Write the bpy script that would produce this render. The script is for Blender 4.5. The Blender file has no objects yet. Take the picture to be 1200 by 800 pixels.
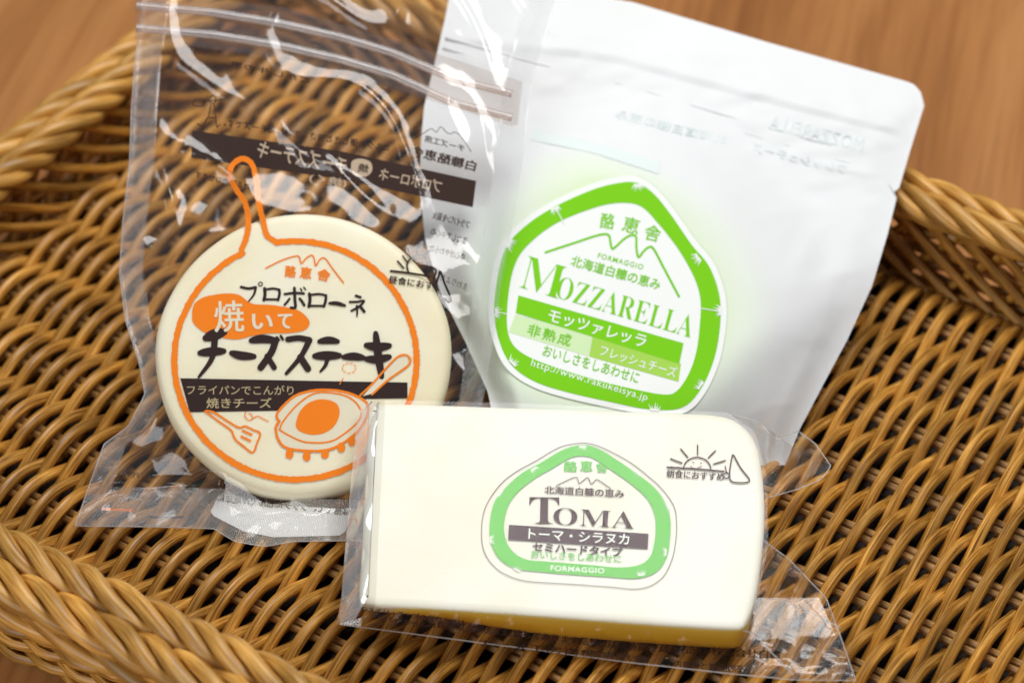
import bpy, math, random
from math import sin, cos, pi, radians, sqrt, atan2
from mathutils import Vector, noise
random.seed(7)
sc = bpy.context.scene
S = 0.0037            # one reed spacing in metres; everything below is laid out in reed spacings

# ------------------------------------------------------------------ camera
F, PIT, DIST = 3500.0, radians(41.3), 275.0
FW = Vector((0, cos(PIT), -sin(PIT))); RT = Vector((1, 0, 0)); UP = RT.cross(FW)
EYE = -FW * DIST
cd = bpy.data.cameras.new('camera'); cam = bpy.data.objects.new('camera', cd); sc.collection.objects.link(cam)
cam.location = EYE * S; cam.rotation_euler = (radians(90) - PIT, 0, 0)
cd.sensor_width = 36; cd.lens = 36 * F / 1200; cd.clip_start = .05; cd.clip_end = 50
cd.dof.use_dof = True; cd.dof.focus_distance = 252 * S
cd.dof.aperture_fstop = (cd.lens / 1000) / (3.3 * S)
sc.camera = cam

# ------------------------------------------------------------------ light
w = bpy.data.worlds.new('World'); sc.world = w; w.use_nodes = True
w.node_tree.nodes['Background'].inputs[0].default_value = (.88, .93, 1, 1)
w.node_tree.nodes['Background'].inputs[1].default_value = .11

def area(name, loc, target, sx, sy, power, col):
    l = bpy.data.lights.new(name, 'AREA'); l.shape = 'RECTANGLE'; l.size = sx; l.size_y = sy; l.energy = power; l.color = col
    o = bpy.data.objects.new(name, l); sc.collection.objects.link(o); o.location = loc
    o.rotation_euler = (Vector(target) - Vector(loc)).to_track_quat('-Z', 'Y').to_euler(); return o
area('window_light', (.20, .22, .92), (.02, -.02, 0), .80, .40, 8.3, (1, .985, .96))
area('soft_fill', (-.60, -.75, .55), (0, 0, 0), .6, .5, 3.9, (.96, .98, 1))

sc.view_settings.view_transform = 'Standard'; sc.view_settings.look = 'None'
sc.view_settings.exposure = .17; sc.view_settings.gamma = 1
sc.cycles.use_denoising = True
sc.cycles.max_bounces = 12; sc.cycles.transparent_max_bounces = 24; sc.cycles.sample_clamp_indirect = 6

# ------------------------------------------------------------------ materials
def newmat(name):
    m = bpy.data.materials.new(name); m.use_nodes = True; nt = m.node_tree; nt.nodes.clear()
    return m, nt
def N(nt, t, **k):
    n = nt.nodes.new(t)
    for a, b in k.items():
        if a.startswith('i_'):
            n.inputs[a[2:].replace('_', ' ')].default_value = b
        else: setattr(n, a, b)
    return n
def L(nt, a, b): nt.links.new(a, b)
def ramp(nt, stops):
    r = nt.nodes.new('ShaderNodeValToRGB'); e = r.color_ramp.elements
    while len(e) < len(stops): e.new(.5)
    for x, (p, c) in zip(e, stops): x.position = p; x.color = (*c, 1)
    return r
def principled(name, col, rough=.5, **k):
    m, nt = newmat(name); b = N(nt, 'ShaderNodeBsdfPrincipled'); o = N(nt, 'ShaderNodeOutputMaterial')
    b.inputs['Base Color'].default_value = (*col, 1); b.inputs['Roughness'].default_value = rough
    for a, v in k.items(): b.inputs[a.replace('_', ' ')].default_value = v
    L(nt, b.outputs[0], o.inputs[0]); return m, nt, b

def reed_mat(name, c0, c1, c2):
    m, nt, b = principled(name, c1, .42); b.inputs['Specular IOR Level'].default_value = .48
    uv = N(nt, 'ShaderNodeTexCoord'); mp = N(nt, 'ShaderNodeMapping'); mp.inputs['Scale'].default_value = (9, .10, 1)
    L(nt, uv.outputs['UV'], mp.inputs[0])
    oi = N(nt, 'ShaderNodeObjectInfo'); ad = N(nt, 'ShaderNodeVectorMath', operation='ADD')
    sc_ = N(nt, 'ShaderNodeVectorMath', operation='SCALE'); sc_.inputs['Scale'].default_value = 37
    cx = N(nt, 'ShaderNodeCombineXYZ'); L(nt, oi.outputs['Random'], cx.inputs[0]); L(nt, oi.outputs['Random'], cx.inputs[1]); L(nt, oi.outputs['Random'], cx.inputs[2])
    L(nt, cx.outputs[0], sc_.inputs[0]); L(nt, mp.outputs[0], ad.inputs[0]); L(nt, sc_.outputs[0], ad.inputs[1])
    n1 = N(nt, 'ShaderNodeTexNoise'); n1.inputs['Scale'].default_value = 2.2; n1.inputs['Detail'].default_value = 5; n1.inputs['Roughness'].default_value = .6
    L(nt, ad.outputs[0], n1.inputs['Vector'])
    r = ramp(nt, [(.34, c0), (.5, c1), (.68, c2)]); L(nt, n1.outputs[0], r.inputs[0])
    # slow blotches along the reed and a different tone for each reed
    mp2 = N(nt, 'ShaderNodeMapping'); mp2.inputs['Scale'].default_value = (1.5, .12, 1); L(nt, uv.outputs['UV'], mp2.inputs[0])
    ad2 = N(nt, 'ShaderNodeVectorMath', operation='ADD'); L(nt, mp2.outputs[0], ad2.inputs[0]); L(nt, sc_.outputs[0], ad2.inputs[1])
    n2 = N(nt, 'ShaderNodeTexNoise'); n2.inputs['Scale'].default_value = 1.3; n2.inputs['Detail'].default_value = 2; L(nt, ad2.outputs[0], n2.inputs['Vector'])
    mr = N(nt, 'ShaderNodeMapRange'); mr.inputs['From Min'].default_value = .3; mr.inputs['From Max'].default_value = .7; mr.inputs['To Min'].default_value = .62; mr.inputs['To Max'].default_value = 1.28
    L(nt, n2.outputs[0], mr.inputs[0])
    mr2 = N(nt, 'ShaderNodeMapRange'); mr2.inputs['To Min'].default_value = .8; mr2.inputs['To Max'].default_value = 1.2; L(nt, oi.outputs['Random'], mr2.inputs[0])
    mu = N(nt, 'ShaderNodeMath', operation='MULTIPLY'); L(nt, mr.outputs[0], mu.inputs[0]); L(nt, mr2.outputs[0], mu.inputs[1])
    hs = N(nt, 'ShaderNodeHueSaturation'); L(nt, mu.outputs[0], hs.inputs['Value']); L(nt, r.outputs[0], hs.inputs['Color'])
    L(nt, hs.outputs[0], b.inputs['Base Color'])
    bp = N(nt, 'ShaderNodeBump'); bp.inputs['Strength'].default_value = .35; bp.inputs['Distance'].default_value = .0003
    L(nt, n1.outputs[0], bp.inputs['Height']); L(nt, bp.outputs[0], b.inputs['Normal'])
    mr3 = N(nt, 'ShaderNodeMapRange'); mr3.inputs['To Min'].default_value = .26; mr3.inputs['To Max'].default_value = .48; L(nt, n1.outputs[0], mr3.inputs[0]); L(nt, mr3.outputs[0], b.inputs['Roughness'])
    return m
M_REED = reed_mat('reed', (.19, .066, .008), (.50, .225, .030), (.78, .44, .115))
M_RIB = reed_mat('reed_pale', (.28, .13, .035), (.44, .235, .075), (.58, .36, .15))
M_RIM = reed_mat('reed_rim', (.32, .135, .022), (.56, .28, .055), (.72, .42, .12))

def wood_mat():
    m, nt, b = principled('table_wood', (.4, .2, .08), .5); b.inputs['Specular IOR Level'].default_value = .25
    tc = N(nt, 'ShaderNodeTexCoord'); mp = N(nt, 'ShaderNodeMapping'); mp.inputs['Rotation'].default_value = (0, 0, radians(12)); L(nt, tc.outputs['Object'], mp.inputs[0])
    mp2 = N(nt, 'ShaderNodeMapping'); mp2.inputs['Scale'].default_value = (26, 1.6, 1); L(nt, mp.outputs[0], mp2.inputs[0])
    n0 = N(nt, 'ShaderNodeTexNoise'); n0.inputs['Scale'].default_value = 5; L(nt, mp.outputs[0], n0.inputs['Vector'])
    mx = N(nt, 'ShaderNodeVectorMath', operation='MULTIPLY_ADD'); L(nt, n0.outputs['Color'], mx.inputs[0]); mx.inputs[1].default_value = (1.6, .3, 0); L(nt, mp2.outputs[0], mx.inputs[2])
    n1 = N(nt, 'ShaderNodeTexNoise'); n1.inputs['Scale'].default_value = 1.1; n1.inputs['Detail'].default_value = 6; n1.inputs['Roughness'].default_value = .55; L(nt, mx.outputs[0], n1.inputs['Vector'])
    r = ramp(nt, [(.30, (.17, .06, .015)), (.42, (.33, .13, .036)), (.55, (.45, .195, .060)), (.72, (.54, .26, .092))]); L(nt, n1.outputs[0], r.inputs[0])
    mp3 = N(nt, 'ShaderNodeMapping'); mp3.inputs['Scale'].default_value = (170, 6, 1); L(nt, mp.outputs[0], mp3.inputs[0])
    n2 = N(nt, 'ShaderNodeTexNoise'); n2.inputs['Scale'].default_value = 2; n2.inputs['Detail'].default_value = 3; L(nt, mp3.outputs[0], n2.inputs['Vector'])
    r2 = ramp(nt, [(.35, (.72, .66, .6)), (.55, (1, 1, 1))]); L(nt, n2.outputs[0], r2.inputs[0])
    mm = N(nt, 'ShaderNodeMix', data_type='RGBA', blend_type='MULTIPLY'); mm.inputs['Factor'].default_value = .55
    L(nt, r.outputs[0], mm.inputs[6]); L(nt, r2.outputs[0], mm.inputs[7]); L(nt, mm.outputs[2], b.inputs['Base Color'])
    # fine lines between boards? the table top is one glued panel: pores only
    bp = N(nt, 'ShaderNodeBump'); bp.inputs['Strength'].default_value = .12; bp.inputs['Distance'].default_value = .0005; L(nt, n2.outputs[0], bp.inputs['Height']); L(nt, bp.outputs[0], b.inputs['Normal'])
    return m
M_WOOD = wood_mat()

def film_mat(name, haze=.03, spec=1.0, bump=.35, bscale=60, seal=False, tint=(1, 1, 1), rough=.09, aniso=(1, 1, 1)):
    m, nt = newmat(name); out = N(nt, 'ShaderNodeOutputMaterial')
    tr = N(nt, 'ShaderNodeBsdfTransparent'); tr.inputs[0].default_value = (*tint, 1)
    gl = N(nt, 'ShaderNodeBsdfGlossy'); gl.inputs['Roughness'].default_value = rough; gl.inputs[0].default_value = (1, 1, 1, 1)
    lwt = N(nt, 'ShaderNodeLayerWeight'); pw = N(nt, 'ShaderNodeMath', operation='POWER'); pw.inputs[1].default_value = 4.0; L(nt, lwt.outputs['Facing'], pw.inputs[0])
    fr = N(nt, 'ShaderNodeMath', operation='MULTIPLY_ADD'); L(nt, pw.outputs[0], fr.inputs[0]); fr.inputs[1].default_value = .75; fr.inputs[2].default_value = .055
    tc = N(nt, 'ShaderNodeTexCoord'); mp = N(nt, 'ShaderNodeMapping'); mp.inputs['Scale'].default_value = aniso; L(nt, tc.outputs['Object'], mp.inputs[0])
    n1 = N(nt, 'ShaderNodeTexNoise'); n1.inputs['Scale'].default_value = bscale; n1.inputs['Detail'].default_value = 3; n1.inputs['Distortion'].default_value = .8
    L(nt, mp.outputs[0], n1.inputs['Vector'])
    bp = N(nt, 'ShaderNodeBump'); bp.inputs['Strength'].default_value = bump; bp.inputs['Distance'].default_value = .002; L(nt, n1.outputs[0], bp.inputs['Height'])
    last = bp
    if seal:
        wx = N(nt, 'ShaderNodeTexWave', wave_type='BANDS', bands_direction='X'); wx.inputs['Scale'].default_value = 1
        wy = N(nt, 'ShaderNodeTexWave', wave_type='BANDS', bands_direction='Y'); wy.inputs['Scale'].default_value = 1
        uvm = N(nt, 'ShaderNodeMapping'); uvm.inputs['Scale'].default_value = seal; L(nt, tc.outputs['UV'], uvm.inputs[0])
        L(nt, uvm.outputs[0], wx.inputs[0]); L(nt, uvm.outputs[0], wy.inputs[0])
        mu = N(nt, 'ShaderNodeMath', operation='MULTIPLY'); L(nt, wx.outputs['Fac'], mu.inputs[0]); L(nt, wy.outputs['Fac'], mu.inputs[1])
        b2 = N(nt, 'ShaderNodeBump'); b2.inputs['Strength'].default_value = .5; b2.inputs['Distance'].default_value = .0006
        L(nt, mu.outputs[0], b2.inputs['Height']); L(nt, bp.outputs[0], b2.inputs['Normal']); last = b2
    L(nt, last.outputs[0], lwt.inputs['Normal']); L(nt, last.outputs[0], gl.inputs['Normal'])
    ml = N(nt, 'ShaderNodeMath', operation='MULTIPLY', use_clamp=True); ml.inputs[1].default_value = spec; L(nt, fr.outputs[0], ml.inputs[0])
    m1 = N(nt, 'ShaderNodeMixShader'); L(nt, ml.outputs[0], m1.inputs[0]); L(nt, tr.outputs[0], m1.inputs[1]); L(nt, gl.outputs[0], m1.inputs[2])
    df = N(nt, 'ShaderNodeBsdfDiffuse'); df.inputs[0].default_value = (.85, .87, .9, 1)
    m2 = N(nt, 'ShaderNodeMixShader'); m2.inputs[0].default_value = haze
    if seal:
        mr = N(nt, 'ShaderNodeMapRange'); mr.inputs['To Min'].default_value = haze * .35; mr.inputs['To Max'].default_value = haze * 2.2; L(nt, mu.outputs[0], mr.inputs[0]); L(nt, mr.outputs[0], m2.inputs[0])
    L(nt, m1.outputs[0], m2.inputs[1]); L(nt, df.outputs[0], m2.inputs[2]); L(nt, m2.outputs[0], out.inputs[0])
    return m
M_FILM = film_mat('clear_film', .008, .85, .07, 22, rough=.11)
M_FILM_BACK = film_mat('clear_film_back', .008, .9, .25, 35)
M_FILM_TIGHT = film_mat('tight_film', .0, .3, .03, 25)
M_SEAL = film_mat('sealed_film', .10, 1.8, .15, 50, seal=(10, 150, 1))
M_SEAL_WIDE = film_mat('sealed_film_wide', .10, 1.8, .15, 50, seal=(60, 30, 1))
M_FLAP = film_mat('crinkled_flap', .02, 1.1, .22, 60, seal=(26, 26, 1))
M_ZIP = film_mat('zip_plastic', .20, 1.3, .1, 60, tint=(.80, .70, .64), rough=.2)

def ink(name, col, rough=.85):
    m, nt, b = principled(name, col, rough); b.inputs['Specular IOR Level'].default_value = .12; return m
K_BROWN = ink('ink_dark_brown', (.030, .012, .010))
K_ORANGE = ink('ink_orange', (.93, .235, .006))
K_CREAM = ink('ink_cream', (.80, .74, .56))
K_TAN = ink('ink_tan', (.50, .40, .22))
K_GREEN = ink('ink_leaf_green', (.20, .60, .014))
K_GREEN_PALE = ink('ink_pale_green', (.64, .82, .48))
K_GREEN_MID = ink('ink_mid_green', (.38, .66, .10))
K_TGREEN = ink('ink_soft_green', (.16, .58, .10))
K_WHITE = ink('ink_white', (.88, .90, .88))
K_PLUM = ink('ink_plum', (.060, .020, .026))
K_BAND = ink('ink_band_plum', (.070, .030, .042))
K_BACKINK = ink('ink_back', (.040, .018, .012))
K_MIRROR = ink('ink_mirror_tan', (.55, .42, .30))
K_STICKER = ink('sticker_white', (.88, .89, .90))

def cheese_mat(name, col, sss=.25):
    m, nt, b = principled(name, col, .45)
    b.inputs['Subsurface Weight'].default_value = sss; b.inputs['Subsurface Radius'].default_value = (1, .7, .35); b.inputs['Subsurface Scale'].default_value = .003
    tc = N(nt, 'ShaderNodeTexCoord'); n1 = N(nt, 'ShaderNodeTexNoise'); n1.inputs['Scale'].default_value = 30; n1.inputs['Detail'].default_value = 6; L(nt, tc.outputs['Object'], n1.inputs['Vector'])
    r = ramp(nt, [(.3, (col[0] * .93, col[1] * .91, col[2] * .80)), (.65, col)]); L(nt, n1.outputs[0], r.inputs[0])
    at = N(nt, 'ShaderNodeAttribute', attribute_name='rind')
    r2 = ramp(nt, [(0, (.95, .87, .50)), (.3, (.99, .80, .17)), (1, (.93, .58, .04))]); L(nt, at.outputs['Fac'], r2.inputs[0])
    mr = N(nt, 'ShaderNodeMapRange'); mr.inputs['From Min'].default_value = 0.02; mr.inputs['From Max'].default_value = .3; L(nt, at.outputs['Fac'], mr.inputs[0])
    mm = N(nt, 'ShaderNodeMix', data_type='RGBA'); L(nt, mr.outputs[0], mm.inputs['Factor']); L(nt, r.outputs[0], mm.inputs[6]); L(nt, r2.outputs[0], mm.inputs[7])
    L(nt, mm.outputs[2], b.inputs['Base Color'])
    n2 = N(nt, 'ShaderNodeTexNoise'); n2.inputs['Scale'].default_value = 90; n2.inputs['Detail'].default_value = 7; n2.inputs['Roughness'].default_value = .65; L(nt, tc.outputs['Object'], n2.inputs['Vector'])
    bp = N(nt, 'ShaderNodeBump'); bp.inputs['Strength'].default_value = .22; bp.inputs['Distance'].default_value = .0008; L(nt, n2.outputs[0], bp.inputs['Height']); L(nt, bp.outputs[0], b.inputs['Normal'])
    return m
M_PROV = cheese_mat('provolone_cheese', (.96, .89, .70), .4)
M_TOMA = cheese_mat('toma_cheese', (.77, .755, .66))

# ------------------------------------------------------------------ mesh helpers
def mesh_of(name, vs, fs, mat, base=Vector((0, 0, 0)), uvs=None, smooth=True):
    me = bpy.data.meshes.new(name)
    me.from_pydata([(Vector(v) - base) * S for v in vs], [], fs)
    if uvs is not None:
        ul = me.uv_layers.new(name='UVMap')
        for p in me.polygons:
            for li in p.loop_indices: ul.data[li].uv = uvs[me.loops[li].vertex_index]
    if smooth: me.polygons.foreach_set('use_smooth', [True] * len(me.polygons))
    me.materials.append(mat); me.update(); return me
def link(name, data, parent=None, label=None, kind=None):
    o = bpy.data.objects.new(name, data); sc.collection.objects.link(o)
    if parent: o.parent = parent
    if label: o['label'] = label
    if kind: o['kind'] = kind
    return o
def thing(name, base, label, cat, group=None):
    o = bpy.data.objects.new(name, None); sc.collection.objects.link(o); o.location = Vector(base) * S; o.empty_display_size = .02
    o['label'] = label; o['category'] = cat
    if group: o['group'] = group
    o['_b'] = 0; del o['_b']
    return o, Vector(base)

def fix_normals(me):
    import bmesh
    b = bmesh.new(); b.from_mesh(me); bmesh.ops.recalc_face_normals(b, faces=b.faces[:]); b.to_mesh(me); b.free()
def frames(pts, closed=False):
    n = len(pts); T = []
    for i in range(n):
        a = pts[(i - 1) % n] if closed or i > 0 else pts[i]; b = pts[(i + 1) % n] if closed or i < n - 1 else pts[i]
        T.append((b - a).normalized())
    return T
def tube(pts, rad, sides=8, closed=False, flat=1.0, ref=Vector((0, 0, 1))):
    """round rod swept along pts; UV = (round, length in reed spacings)"""
    T = frames(pts, closed); vs, uvs, fs = [], [], []
    nrm = ref - T[0] * ref.dot(T[0])
    if nrm.length < 1e-4: nrm = Vector((1, 0, 0)) - T[0] * T[0].x
    nrm.normalize(); ln = 0; n = len(pts)
    for i, p in enumerate(pts):
        nrm = (nrm - T[i] * nrm.dot(T[i])).normalized(); bi = T[i].cross(nrm)
        if i: ln += (p - pts[i - 1]).length
        r = rad(i / (n - 1)) if callable(rad) else rad
        for k in range(sides + 1):
            a = 2 * pi * k / sides
            vs.append(p + nrm * (r * flat * cos(a)) + bi * (r * sin(a))); uvs.append((k / sides, ln))
    m = n if closed else n - 1
    for i in range(m):
        j = (i + 1) % n
        for k in range(sides):
            a = i * (sides + 1) + k; b = j * (sides + 1) + k
            fs.append((a, a + 1, b + 1, b))
    if not closed:
        fs.append(tuple(range(sides))); fs.append(tuple((n - 1) * (sides + 1) + k for k in range(sides - 1, -1, -1)))
    return vs, fs, uvs

# pixel rays (of the 1200 x 800 photograph) met with a real plane standing in the scene
def ray(x, y): return FW + RT * ((x - 600) / F) - UP * ((y - 400) / F)
class Plane:
    def __init__(s, px, py, z, inc, az):
        d = ray(px, py); s.o = EYE + d * ((z - EYE.z) / d.z); i, a = radians(inc), radians(az)
        s.n = Vector((sin(i) * sin(a), -sin(i) * cos(a), cos(i))); s.ex = Vector((cos(a), sin(a), 0)); s.ey = s.n.cross(s.ex)
    def at(s, x, y, h=0.0):
        d = ray(x, y); return EYE + d * (((s.o + s.n * h - EYE).dot(s.n)) / d.dot(s.n))
    def loc(s, p): q = p - s.o; return q.dot(s.ex), q.dot(s.ey)
    def pt(s, a, b, h=0.0): return s.o + s.ex * a + s.ey * b + s.n * h

def rest(P, x, y, h, zmin):
    """the height h over plane P, lifted where the film would sink into the weave"""
    a = P.at(x, y, h).z
    return h if a >= zmin else h + (zmin - a) / max(.2, P.at(x, y, h + 1).z - a)
PT = Plane(640, 735, 5.2, 9.5, 3)      # top of the lying wedge
PB = Plane(350, 580, 3.2, 32, 5)     # face of the leaning round cheese
PM = Plane(750, 500, 4.2, 24, 10)    # front of the white pouch

def spline(pts, n=8, closed=False):
    P = [Vector(p) if len(p) == 3 else Vector((p[0], p[1], 0)) for p in pts]; out = []; m = len(P)
    def g(i): return P[i % m] if closed else P[max(0, min(m - 1, i))]
    for i in range(m if closed else m - 1):
        a, b, c, d = g(i - 1), g(i), g(i + 1), g(i + 2)
        for k in range(n):
            t = k / n
            out.append(.5 * ((2 * b) + (c - a) * t + (2 * a - 5 * b + 4 * c - d) * t * t + (3 * b - a - 3 * c + d) * t ** 3))
    if not closed: out.append(P[-1])
    return out
def zpts(pts, s, ox, oy): return [(ox + x / s, oy + y / s, *r) for x, y, *r in pts]

class Print:
    """collects flat ink shapes given in photograph pixels and lays them on a surface: at(x, y, layer) -> point"""
    def __init__(s, at): s.at = at; s.vs = []; s.fs = []; s.k = 0
    def add(s, pts, faces, layer=0.0):
        s.k += 1; o = len(s.vs); e = layer + s.k * .0003
        s.vs += [s.at(x, y, e) for x, y in pts]; s.fs += [tuple(o + i for i in f) for f in faces]
    def strip(s, a, b, layer=0.0, closed=False):
        n = len(a); m = n if closed else n - 1
        s.add(list(a) + list(b), [(i, (i + 1) % n, n + (i + 1) % n, n + i) for i in range(m)], layer)
    def stroke(s, pts, wd, layer=0.0, smooth=True, rough=0.0, taper=None, n=7):
        q = [(p.x, p.y) for p in (spline(pts, n) if smooth and len(pts) > 2 else [Vector((*p[:2], 0)) for p in pts])]
        if len(pts) == 2 or not smooth:
            r = []
            for i in range(len(q) - 1):
                for k in range(6): t = k / 6; r.append((q[i][0] + (q[i + 1][0] - q[i][0]) * t, q[i][1] + (q[i + 1][1] - q[i][1]) * t))
            q = r + [q[-1]]
        N_ = len(q); Lf, Rt = [], []
        for i in range(N_):
            a, b = q[max(0, i - 1)], q[min(N_ - 1, i + 1)]; dx, dy = b[0] - a[0], b[1] - a[1]; l = sqrt(dx * dx + dy * dy) or 1; nx, ny = -dy / l, dx / l
            t = i / (N_ - 1); ww = (taper(t) if taper else 1) * wd / 2
            w1 = ww * (1 + rough * (random.random() - .5) * 2); w2 = ww * (1 + rough * (random.random() - .5) * 2)
            Lf.append((q[i][0] + nx * w1, q[i][1] + ny * w1)); Rt.append((q[i][0] - nx * w2, q[i][1] - ny * w2))
        s.strip(Lf, Rt, layer)
        for c, p, d in ((q[0], Lf[0], 1), (q[-1], Lf[-1], -1)):       # round caps
            a0 = atan2(p[1] - c[1], p[0] - c[0]); r = sqrt((p[0] - c[0]) ** 2 + (p[1] - c[1]) ** 2)
            fan = [(c[0] + r * cos(a0 + d * pi * k / 6), c[1] + r * sin(a0 + d * pi * k / 6)) for k in range(7)]
            s.add([c] + fan, [(0, k, k + 1) for k in range(1, 7)], layer)
    def poly(s, pts, layer=0.0, smooth=False, n=6, c=None):
        q = [(p.x, p.y) for p in spline(pts, n, True)] if smooth else [p[:2] for p in pts]
        c = c or (sum(p[0] for p in q) / len(q), sum(p[1] for p in q) / len(q)); m = len(q)
        rings = [[(c[0] + (p[0] - c[0]) * f, c[1] + (p[1] - c[1]) * f) for p in q] for f in (.33, .66, 1)]
        s.add([c] + rings[0] + rings[1] + rings[2],
              [(0, 1 + i, 1 + (i + 1) % m) for i in range(m)] + [(1 + i + m * k, 1 + (i + 1) % m + m * k, 1 + (i + 1) % m + m * (k + 1), 1 + i + m * (k + 1)) for k in (0, 1) for i in range(m)], layer)
    def quad(s, a, b, c, d, layer=0.0, nx=16, ny=2):
        """a b along the top, d c along the bottom"""
        pts = []
        for j in range(ny + 1):
            v = j / ny
            for i in range(nx + 1):
                u = i / nx
                pts.append(tuple((1 - v) * ((1 - u) * a[k] + u * b[k]) + v * ((1 - u) * d[k] + u * c[k]) for k in (0, 1)))
        s.add(pts, [(j * (nx + 1) + i, j * (nx + 1) + i + 1, (j + 1) * (nx + 1) + i + 1, (j + 1) * (nx + 1) + i) for j in range(ny) for i in range(nx)], layer)
    def text(s, txt, p0, p1, h, layer=0.0, bold=0.0, up=None, space=1.0, heavy=0.0):
        """txt from p0 to p1 along its foot, h pixels tall; p1 left of p0 reads mirrored"""
        if any('\u4e00' <= c <= '\u9fff' for c in txt): bold = 0.0; heavy = max(heavy, .2)
        vs, fs = glyphs(txt, bold, space)
        x0 = min(v[0] for v in vs); x1 = max(v[0] for v in vs); y0 = min(v[1] for v in vs); y1 = max(v[1] for v in vs)
        bx, by = p1[0] - p0[0], p1[1] - p0[1]; l = sqrt(bx * bx + by * by)
        ux, uy = up if up else ((by / l, -bx / l) if bx > 0 else (-by / l, bx / l))
        for ox, oy in ([(0, 0)] if not heavy else [(-heavy, -heavy * .6), (heavy, -heavy * .6), (-heavy, heavy * .6), (heavy, heavy * .6)]):
            s.add([(ox + p0[0] + bx * (v[0] - x0) / (x1 - x0) + ux * h * (v[1] - y0) / (y1 - y0), oy + p0[1] + by * (v[0] - x0) / (x1 - x0) + uy * h * (v[1] - y0) / (y1 - y0)) for v in vs], fs, layer)
    def build(s, name, mat, parent, base, label=None):
        me = mesh_of(name, s.vs, s.fs, mat, base, smooth=False); return link(name, me, parent, label)
_G = {}
def glyphs(txt, bold, space):
    k = (txt, bold, space)
    if k not in _G:
        c = bpy.data.curves.new('lettering', 'FONT'); c.body = txt; c.size = 1; c.dimensions = '2D'; c.fill_mode = 'BOTH'; c.offset = bold; c.space_character = space; c.resolution_u = 4
        o = bpy.data.objects.new('lettering', c); sc.collection.objects.link(o)
        dg = bpy.context.evaluated_depsgraph_get(); me = bpy.data.meshes.new_from_object(o.evaluated_get(dg))
        _G[k] = ([tuple(v.co) for v in me.vertices], [tuple(p.vertices) for p in me.polygons])
        bpy.data.objects.remove(o); bpy.data.curves.remove(c); bpy.data.meshes.remove(me)
    return _G[k]
def serif(t):          # upright serif capitals
    return ''.join(chr(0x1D400 + ord(c) - 65) if 'A' <= c <= 'Z' else c for c in t)

def resample(pts, n):
    P = [Vector((x, y, 0)) for x, y in pts]; d = [0]
    for i in range(1, len(P)): d.append(d[-1] + (P[i] - P[i - 1]).length)
    out = []; j = 0
    for k in range(n + 1):
        t = d[-1] * k / n
        while j < len(P) - 2 and d[j + 1] < t: j += 1
        q = (t - d[j]) / max(1e-9, d[j + 1] - d[j]); out.append(P[j].lerp(P[j + 1], min(1, max(0, q))))
    return out
def coons(left, right, top, bottom, nu, nv):
    """left/right run top to bottom, top/bottom run left to right; grid of pixel points"""
    A, B, C, D = resample(left, nv), resample(right, nv), resample(top, nu), resample(bottom, nu); g = []
    for j in range(nv + 1):
        v = j / nv; row = []
        for i in range(nu + 1):
            u = i / nu
            row.append(((1 - u) * A[j] + u * B[j]) + ((1 - v) * C[i] + v * D[i]) - ((1 - u) * (1 - v) * C[0] + u * (1 - v) * C[-1] + (1 - u) * v * D[0] + u * v * D[-1]))
        g.append(row)
    return g
def sheet(name, grid, at, mat, parent, base, label=None):
    nv, nu = len(grid) - 1, len(grid[0]) - 1; vs, uvs, fs = [], [], []
    for j, row in enumerate(grid):
        for i, p in enumerate(row): vs.append(at(p.x, p.y, i / nu, j / nv)); uvs.append((i / nu, 1 - j / nv))
    for j in range(nv):
        for i in range(nu): a = j * (nu + 1) + i; fs.append((a, a + nu + 1, a + nu + 2, a + 1))
    return link(name, mesh_of(name, vs, fs, mat, base, uvs), parent, label)
def smooth01(x): x = max(0.0, min(1.0, x)); return x * x * (3 - 2 * x)
def nz(x, y, z=0.0): return noise.noise(Vector((x, y, z)))
def crease(x, y, z=0.0): return 1 - abs(2 * noise.noise(Vector((x, y, z))))

# ------------------------------------------------------------------ the table
g = []
me = mesh_of('table_top', [(-420, -300, -3.6), (420, -300, -3.6), (420, 420, -3.6), (-420, 420, -3.6)], [(0, 1, 2, 3)], M_WOOD, smooth=False)
o = link('table_surface', me, kind='structure')

# ------------------------------------------------------------------ the basket
YAW = radians(32.3)
bk, _ = thing('wicker_basket', (0, 0, -3.5), 'golden brown woven wicker basket tray with twisted rim holding the cheeses', 'basket')
bk.rotation_euler = (0, 0, -YAW)
BB = Vector((0, 0, -3.5))
XL, XR, YF, YB = -46.0, 82.0, -50.0, 26.5
PW = (YB - YF) / 11.0
# floor weavers: eight shared shapes (four for each phase)
def weaver_mesh(ph, seed):
    rnd = random.Random(seed); pts = []; n = 11 * 12; ox = rnd.random() * 50
    for i in range(-5, n + 6):
        t = i / 12.0; y = YF + t * PW
        ssn = cos(pi * (t - .5)) * ph
        a = 1.22 * (1 + .10 * nz(t * .9 + ox, seed))
        z = -.22 + a * (.11 + .96 * ssn - .06 * cos(2 * pi * (t - .5)))
        if i < 0 or i > n: z = -.3 - abs(i if i < 0 else i - n) * .22
        pts.append(Vector((.10 * nz(t * .7, ox), y, z)))
    vs, fs, uv = tube(pts, lambda q: .53 * (1 + .05 * nz(q * 9, ox)), 8)
    return mesh_of('weaver', vs, fs, M_REED, uvs=uv)
WM = [[weaver_mesh(ph, 10 * p + k) for k in range(4)] for p, ph in enumerate((1, -1))]
for i in range(int(XR - XL)):
    o = link('weaver', random.choice(WM[i % 2]), bk)
    o.location = ((XL + .5 + i + random.uniform(-.07, .07)) * S, 0, 3.5 * S + random.uniform(-.04, .04) * S)
    o.rotation_euler = (0, 0, random.uniform(-.0016, .0016))
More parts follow.
